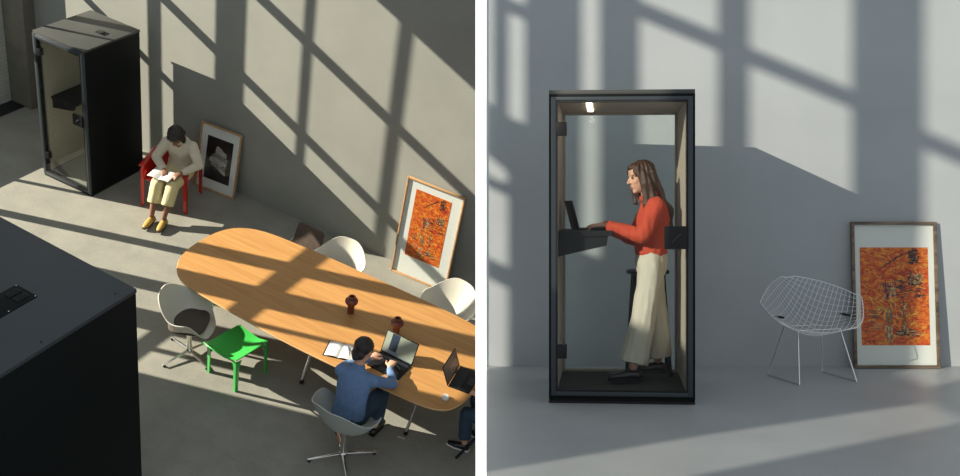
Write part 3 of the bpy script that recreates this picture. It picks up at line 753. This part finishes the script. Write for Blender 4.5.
bm = B(); plate(bm, [V((.18 * math.copysign(abs(math.cos(a)) ** .5, math.cos(a)), .17 * math.copysign(abs(math.sin(a)) ** .5, math.sin(a)), 0)) for a in [2 * PI * k / 40 for k in range(40)]], .43, .455, .01, 0, 0)
obj('seat_pad', bm, M['brownpad'], t)

# ------------------------------------------------------------------ people in the hall
def hair_bun(root, J):
    q_ = J.get('k', 1)
    f = J['face'].normalized(); u = J['up']; u = (u - f * u.dot(f)).normalized(); s = f.cross(u); c = J['head']; f = f * q_; u = u * q_; s = s * q_
    bm = B(); ell(bm, c - f * .022 + u * .040, (.086, .098, .088), (s, f, u)); ell(bm, c - f * .055 - u * .03, (.068, .055, .06), (s, f, u)); ell(bm, c - f * .085 - u * .062, (.034, .03, .034), (s, f, u))
    blob('hair', bm, J['hairm']['m'], root, voxel=.009, smooth=2, fold=fold_fn(.004, 45, .5))
def hair_bob(root, J):
    q_ = J.get('k', 1)
    f = J['face'].normalized(); u = J['up']; u = (u - f * u.dot(f)).normalized(); s = f.cross(u); c = J['head']; f = f * q_; u = u * q_; s = s * q_
    bm = B(); ell(bm, c - f * .018 + u * .040, (.090, .100, .090), (s, f, u)); ell(bm, c - f * .055 - u * .035, (.085, .06, .085), (s, f, u))
    ell(bm, c + f * .062 + u * .062, (.062 * q_, .035 * q_, .035 * q_), None)
    for q in (-1, 1): sweep(bm, [c + s * q * .075 + u * .02 + f * .01, c + s * q * .085 - u * .05 + f * .02, c + s * q * .078 - u * .12 + f * .02], [(.022, .05), (.022, .05), (.015, .03)], side=s)
    blob('hair', bm, J['hairm']['m'], root, voxel=.009, smooth=2, fold=fold_fn(.004, 45, .4))
J = dict(pelvis=(0, -.03, .54), waist=(-.005, .0, .70), chest=(-.02, .07, .89), neck=(-.035, .15, 1.055), head=(-.04, .23, 1.19), face=(.22, .82, -.50), up=(0, .4, .9),
         shL=(-.19, .09, .955), shR=(.155, .13, .955), elL=(-.27, .33, .79), elR=(.27, .36, .79), wrL=(-.105, .575, .785), wrR=(.12, .56, .785),
         hdL=(.18, 1, -.03), hdR=(-.12, 1, -.03), pnL=(0, 0, -1), pnR=(0, 0, -1), thL=(1, 0, 0), thR=(-1, 0, 0),
         hipL=(-.095, .02, .53), hipR=(.095, .02, .53), knL=(-.12, .43, .54), knR=(.13, .45, .54), anL=(-.11, .42, .13), anR=(.14, .36, .13), toL=(-.12, .6, .1), toR=(.15, .6, .1),
         hemw={0: 1.0, 1: 1.0}, hemf=.86, hairm={'m': M['hairblack']})
dressed(J, T(-3.69, -3.27, 0, math.radians(3)) @ Matrix.Scale(1.05, 4), 'seated person with dark hair tied back in a blue knit top, typing', M['skin'], M['blueknit'], M['jeans'], M['shoeb'], hairf=hair_bun, sleeve=.92, bodyw=1.03, k=1.13)

J = dict(pelvis=(0, -.06, .52), waist=(0, -.07, .68), chest=(0, -.01, .86), neck=(0, .07, 1.01), head=(.0, .155, 1.115), face=(0, .72, -.70), up=(0, .7, .72),
         shL=(-.165, .02, .915), shR=(.165, .02, .915), elL=(-.285, .10, .70), elR=(.285, .10, .70), wrL=(-.12, .30, .655), wrR=(.10, .30, .655),
         hdL=(.5, 1, -.1), hdR=(-.5, 1, -.1), pnL=(0, 0, -1), pnR=(0, 0, -1), thL=(1, .2, .2), thR=(-1, .2, .2),
         hipL=(-.09, .0, .51), hipR=(.09, .0, .51), knL=(-.06, .43, .52), knR=(.135, .43, .52), anL=(-.02, .62, .13), anR=(.145, .61, .13), toL=(-.02, .8, .1), toR=(.17, .8, .1),
         hemw={0: 1.12, 1: 1.15}, hemf=.6, hairm={'m': M['hairblack']}, sole={'m': M['brownpad']})
dressed(J, BQ, 'seated person with a dark bob reading, in cream jacket and pale yellow trousers', M['skin2'], M['jacket'], M['yellowtr'], M['shoey'], hairf=hair_bob, k=1.12, sleeve=1.12, hems=(.085, .08), legw=(.09, .085))
t = thing('magazine', 'open pale grey magazine on the lap of the person in cream', 'magazine', BQ @ T(.09, .38, .628, math.radians(-12)) @ Matrix.Rotation(math.radians(-6), 4, 'X'))
for s in (-1, 1):
    bm = B(); ro = [[bm.verts.new((s * i / 6 * .15, y, .012 * math.sin(PI * i / 6) + .012 * i / 6)) for y in (-.10, .11)] for i in range(7)]
    for a, b_ in zip(ro, ro[1:]): bm.faces.new((a[0], b_[0], b_[1], a[1]))
    bmesh.ops.recalc_face_normals(bm, faces=bm.faces[:]); bmesh.ops.solidify(bm, geom=bm.faces[:], thickness=.004); obj('page', bm, M['magpage'], t)

J = dict(pelvis=(0, -.03, .54), waist=(0, -.03, .70), chest=(0, .02, .89), neck=(0, .06, 1.06), head=(0, .11, 1.18), face=(0, .85, -.4), up=(0, .3, .95),
         shL=(-.19, .03, .985), shR=(.19, .03, .985), elL=(-.25, .18, .76), elR=(.25, .18, .76), wrL=(-.08, .36, .79), wrR=(.08, .36, .79),
         hdL=(.1, 1, 0), hdR=(-.1, 1, 0), pnL=(0, 0, -1), pnR=(0, 0, -1), thL=(1, 0, 0), thR=(-1, 0, 0),
         hipL=(-.09, .02, .53), hipR=(.09, .02, .53), knL=(-.13, .46, .53), knR=(.11, .46, .53), anL=(-.16, .41, .13), anR=(.1, .3, .13), toL=(-.18, .62, .1), toR=(.1, .5, .1),
         hemw={0: 1.0, 1: 1.0}, hemf=.82, hairm={'m': M['hairblack']}, sole={'m': M['white']})
dressed(J, T(-2.22, -2.36, 0, math.radians(92)), 'person in dark jeans and black shoes, cut off at the right end of the table', M['skin'], M['navyknit'], M['jeans'], M['shoeb'], hairf=hair_bob)
t = thing('wooden_chair', 'black chair at the right end of the table, only a leg in view', 'chair', T(-2.26, -2.36, 0, math.radians(92)))
bm = B(); box(bm, -.22, .22, -.2, .22, .42, .445, .008); obj('seat', bm, M['blackplastic'], t)
bm = B(); box(bm, -.2, .2, -.235, -.215, .62, .82, .008); obj('backrest', bm, M['blackplastic'], t)
for sx in (-1, 1):
    bm = B(); sweep(bm, [(sx * .19, .19, .419), (sx * .30, .38, .012)], [.02, .015], n=10); obj('leg', bm, M['blackplastic'], t)
    bm = B(); sweep(bm, [(sx * .19, -.20, .8), (sx * .19, -.19, .43), (sx * .24, -.26, .012)], [.014, .018, .013], n=10); obj('leg', bm, M['blackplastic'], t)

# ------------------------------------------------------------------ the studio (seen at eye level)
S = lambda x, y, z=0, rz=0: STUDIO @ T(x, y, z, rz)
bm = B(); quad_box(bm, [(-.4695, .12, -.06), (-.2630, -3.72, -.06), (4.6, -3.72, -.06), (4.6, .12, -.06)], (0, 0, 1), .06); struct('floor_studio', bm, M['floor_st'], STUDIO)
bm = B(); box(bm, -.4635, 4.6, .0, .12, 0, 3.6); struct('wall_studio', bm, M['wall_st'], STUDIO)
# added divider between the rooms, glowing only to stay white: a post at the end of the wall and a kerb along the floor
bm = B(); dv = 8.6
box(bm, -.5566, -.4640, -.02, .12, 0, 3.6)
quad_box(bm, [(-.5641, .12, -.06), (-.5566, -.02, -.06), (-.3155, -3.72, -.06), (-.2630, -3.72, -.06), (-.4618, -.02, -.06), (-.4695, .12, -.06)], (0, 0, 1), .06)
struct('added_divider', bm, M['divider'], STUDIO)

booth('black framed phone booth with a person standing inside', S(.063, -1.6, 0, math.radians(-3.85)), 1.02, 1.0, 2.2, M['toppaint'], M['felt'])

t = thing('bar_stool', 'tall black stool behind the standing person in the booth', 'stool', S(.84, -.84, .0705))
bm = B(); lathe(bm, [(.15, .785), (.165, .79), (.17, .80), (.165, .815), (.14, .82)], n=32); obj('seat', bm, M['blackplastic'], t)
for sx, sy in ((-1, -1), (1, -1), (-1, .4), (1, .4)):
    bm = B(); sweep(bm, [(sx * .11, sy * .1, .784), (sx * .16, sy * .15, .006)], [(.016, .012), (.013, .011)], n=8, dome=False); obj('leg', bm, M['blackplastic'], t)
bm = B(); tube(bm, [(.136, -.125, .3), (.136, .05, .3), (-.136, .05, .3), (-.136, -.125, .3)], .008, closed=True); obj('footrest', bm, M['blackplastic'], t)

def long_hair(root, J):
    f = J['face'].normalized(); u = J['up']; u = (u - f * u.dot(f)).normalized(); s = f.cross(u); c = J['head']; Z = V((0, 0, 1)); bk = V((-f.x, -f.y, 0)).normalized()
    bm = B(); ell(bm, c - f * .020 + u * .042, (.086, .100, .086), (s, f, u)); ell(bm, c - f * .055 - u * .02, (.080, .06, .085), (s, f, u))
    sweep(bm, spline([c + bk * .045 + Z * .03, c + bk * .10 - Z * .08, c + bk * .155 - Z * .18, c + bk * .215 - Z * .29, c + bk * .205 - Z * .385], 5), [(.094 - .0022 * i, .064 - .0014 * i) for i in range(21)], side=s)
    for q in (-1, 1):
        sweep(bm, spline([c + s * q * .055 + f * .045 + u * .07, c + s * q * .084 + f * .008, c + s * q * .092 + bk * .03 - Z * .10, c + s * q * .10 + bk * .07 - Z * .19, c + s * q * .10 + bk * .12 - Z * .31], 5), [(.018 + .0006 * i, .036 + .0006 * i) for i in range(21)], side=s)
    sweep(bm, spline([c - s * .066 + f * .045 + u * .05, c - s * .084 + f * .012 - Z * .03, c - s * .095 + f * .01 - Z * .12, c - s * .11 - Z * .20, c - s * .115 + f * .01 - Z * .27], 5), [(.020 - .0004 * i, .032 - .0008 * i) for i in range(21)], side=s)
    sweep(bm, spline([c + s * .06 + f * .05 + u * .05, c + s * .078 + f * .012 - Z * .04, c + s * .078 + f * .01 - Z * .11, c + s * .072 + f * .022 - Z * .18], 5), [(.022, .036 - .0006 * i) for i in range(16)], side=s)
    ell(bm, c + f * .035 + u * .085, (.070, .055, .030), (s, f, u))
    def wave(co):
        d = co - c; a = math.atan2(d.dot(s), d.dot(bk)); l = max(0, -(co.z - c.z))
        return .0035 * math.sin(a * 16 + co.z * 18) + (.012 * math.sin(co.z * 38 + co.y * 12) * min(1, l / .2)) + .004 * noise.noise(co * 30)
    blob('hair', bm, M['hairbrown'], root, voxel=.0065, smooth=2, fold=wave)
J = dict(pelvis=(.035, 0, .98), waist=(.04, 0, 1.12), chest=(.05, 0, 1.285), neck=(.03, 0, 1.455), head=(-.04, -.02, 1.60), face=(-.95, -.24, -.20), up=(-.12, 0, 1),
         shL=(.055, -.16, 1.385), shR=(.055, .16, 1.385), elL=(-.05, -.215, 1.165), elR=(-.08, .20, 1.14), wrL=(-.315, -.12, 1.24), wrR=(-.33, .10, 1.24),
         hdL=(-1, .12, -.05), hdR=(-1, -.1, -.05), pnL=(0, 0, -1), pnR=(0, 0, -1), thL=(0, 1, 0), thR=(0, -1, 0),
         hipL=(.03, -.075, .94), hipR=(.04, .075, .94), knL=(-.035, -.10, .54), knR=(.085, .10, .54), anL=(-.11, -.13, .20), anR=(.10, .12, .215), toL=(-.35, -.15, .1), toR=(-.1, .12, .1),
         hemw={0: .94, 1: 1.0}, hemf=.93, lift=.085)
dressed(J, S(.80, -1.12, .0), 'standing person with long brown hair in orange top and wide cream trousers, typing', M['skin'], M['orange'], M['cream'], M['shoeb'], hairf=long_hair, collar=True, vox=.008, sleeve=1.12, hems=(.108, .112), legw=(.1, .092), foldt=.009, foldb=.010, bodyw=.95)
laptop('slim black laptop on the desk inside the glass booth', S(.275, -1.10, 1.2055, math.radians(99)), .31, .225, 15, plain=True)

# diamond wire chair
t = thing('wire_chair', 'white wire diamond chair standing left of the orange picture', 'chair', S(2.17, -.60, 0, math.radians(17)))
def dia(a, b_):
    """a, b_ in 0..1; (0,0) front, (1,0) right, (0,1) left, (1,1) back; faces -y"""
    Fp, Rp, Lp, Bp = V((0, -.36, .445)), V((.47, -.02, .64)), V((-.47, -.04, .625)), V((0, .38, .83))
    p = Fp * (1 - a) * (1 - b_) + Rp * a * (1 - b_) + Lp * (1 - a) * b_ + Bp * a * b_
    w_ = max(0, math.sin(PI * a) * math.sin(PI * b_))
    e = (math.sin(PI * a) + math.sin(PI * b_)) * .5
    p.z -= .215 * w_ ** 1.15 + .015 * e; p.y += .06 * w_
    for sx_, ea, eb in ((1, a, b_), (-1, b_, a)):
        k_ = math.sin(PI * ea) * (1 - eb) ** 2.5; p.x += sx_ * .085 * k_; p.z -= .075 * k_; p.y -= .03 * k_
        k_ = math.sin(PI * ea) * eb ** 3; p.z += .03 * k_; p.x -= sx_ * .03 * k_
    side = a - b_; p.z += -.02 * (1 - abs(side)) * (1 - w_)
    return p
def inside(a, b_): return a + b_ > .34 and a + b_ < 1.88
bm = B(); n = 18
for fl in (0, 1):
    for i in range(n + 1):
        k = i / n; seg = []
        for j in range(41):
            q = j / 40; a, b_ = (k, q) if fl == 0 else (q, k)
            if inside(a, b_): seg.append(dia(a, b_))
        if len(seg) > 2: wire(bm, seg, .0020, n=5)
rim = []
for q in range(13): rim.append(dia(.34 + (1 - .34) * q / 12, 0))
for q in range(1, 13): rim.append(dia(1, .88 * q / 12))
for q in range(1, 7): rim.append(dia(1 - .12 * q / 6, .88 + .12 * q / 6))
for q in range(1, 13): rim.append(dia(.88 - .88 * q / 12, 1))
for q in range(1, 13): rim.append(dia(0, 1 - (1 - .34) * q / 12))
for q in range(1, 6): rim.append(dia(.34 * q / 6, .34 - .34 * q / 6))
wire(bm, rim, .0042, closed=True, n=6); obj('wire_shell', bm, M['wirem'], t)
for s in (-1, 1):
    bm = B(); wire(bm, [(s * .19, -.13, .41), (s * .255, -.26, .008), (s * .255, .22, .008), (s * .17, .10, .415)], .0062, n=8); obj('sled_leg', bm, M['chrome'], t)
for y, z, hw in ((-.13, .405, .19), (.10, .412, .17)):
    bm = B(); wire(bm, [(-hw, y, z), (hw, y, z)], .005, n=8); obj('cross_bar', bm, M['chrome'], t)
for s in (-1, 1):
    bm = B(); box(bm, s * .3 - .012, s * .3 + .012, -.10, .02, .50, .515, .004); obj('rubber_bumper', bm, M['gasket'], t)

leaning('orange abstract picture in a dark frame leaning right of the diamond wire chair', S(3.045, -.10, 0), .735, 1.25, M['frame_dark'], math.radians(-4.2), abstract(-.295, .29, .195, 1.03), fw=.026)

# unseen gobo wall, added with openings shaped to cast the studio's sun patches, outside the picture on the left
bm = B()
H = []
H += rects([(-8.586, -8.505)], [(6.1, 8.8)]) + rects([(-8.80, -8.667)], [(6.07, 6.78), (6.87, 8.8)])
H += rects([(-8.687, -8.505)], [(4.30, 4.92), (5.05, 5.54)])
H += [[(-8.505, 5.62), (-8.61, 5.60), (-8.69, 5.65), (-8.67, 5.71), (-8.505, 5.77)]]
H += rects([(-9.29, -9.15)], [(5.4, 8.8)]) + rects([(-10.034, -9.522)], [(5.85, 7.11), (7.22, 8.8)]) + rects([(-10.834, -10.205)], [(5.15, 7.10), (7.21, 8.8)])
H += rects([(-11.75, -11.229)], [(5.56, 7.03), (7.14, 8.8)])
H += [[(-11.28, 4.28), (-11.36, 4.42), (-11.575, 4.851), (-12.0, 5.49), (-12.47, 5.49), (-12.173, 4.841), (-11.93, 4.28)]]
pierced(bm, [(-4.0, .5), (-17.5, .5), (-17.5, 12.5), (-4.0, 12.5)], H, lambda a, b_, c: V((-9 - c, a, b_)), .03)
struct('gobo_wall_studio', bm, M['wall_st'], STUDIO)

# ------------------------------------------------------------------ light
def far_lamp(name, target, d, dist, radius, E, col):
    d = V(d).normalized(); ld = bpy.data.lights.new(name, 'SPOT'); o = bpy.data.objects.new(name, ld); COL.objects.link(o)
    o.location = V(target) - d * dist; o.rotation_euler = d.to_track_quat('-Z', 'Y').to_euler()
    ld.spot_size = 2 * math.atan(radius / dist); ld.spot_blend = .02; ld.shadow_soft_size = dist * math.tan(math.radians(.15)); ld.energy = E * 4 * PI * dist * dist * SUNK; ld.color = col
SUNK = 1.0
far_lamp('sun_hall', (-6.2, -1.1, .95), (1, .34, -.51), 60, 5.4, 13, (1, .92, .77))
tg = STUDIO @ V((1.6, -1.3, 1.45)); sd = STUDIO.to_3x3() @ V((1.09, 1, -.485))
far_lamp('sun_studio', tg, sd, 60, 4.3, 4.5, (1, .92, .78))
w = bpy.data.worlds.new('world'); SC.world = w; w.use_nodes = True
w.node_tree.nodes['Background'].inputs[0].default_value = (.86, .93, 1.0, 1); w.node_tree.nodes['Background'].inputs[1].default_value = .58
vs = SC.view_settings; vs.view_transform = 'Standard'; vs.look = 'None'; vs.exposure = 0; vs.gamma = 1; vs.use_curve_mapping = False
SC.cycles.max_bounces = 8; SC.cycles.transparent_max_bounces = 16
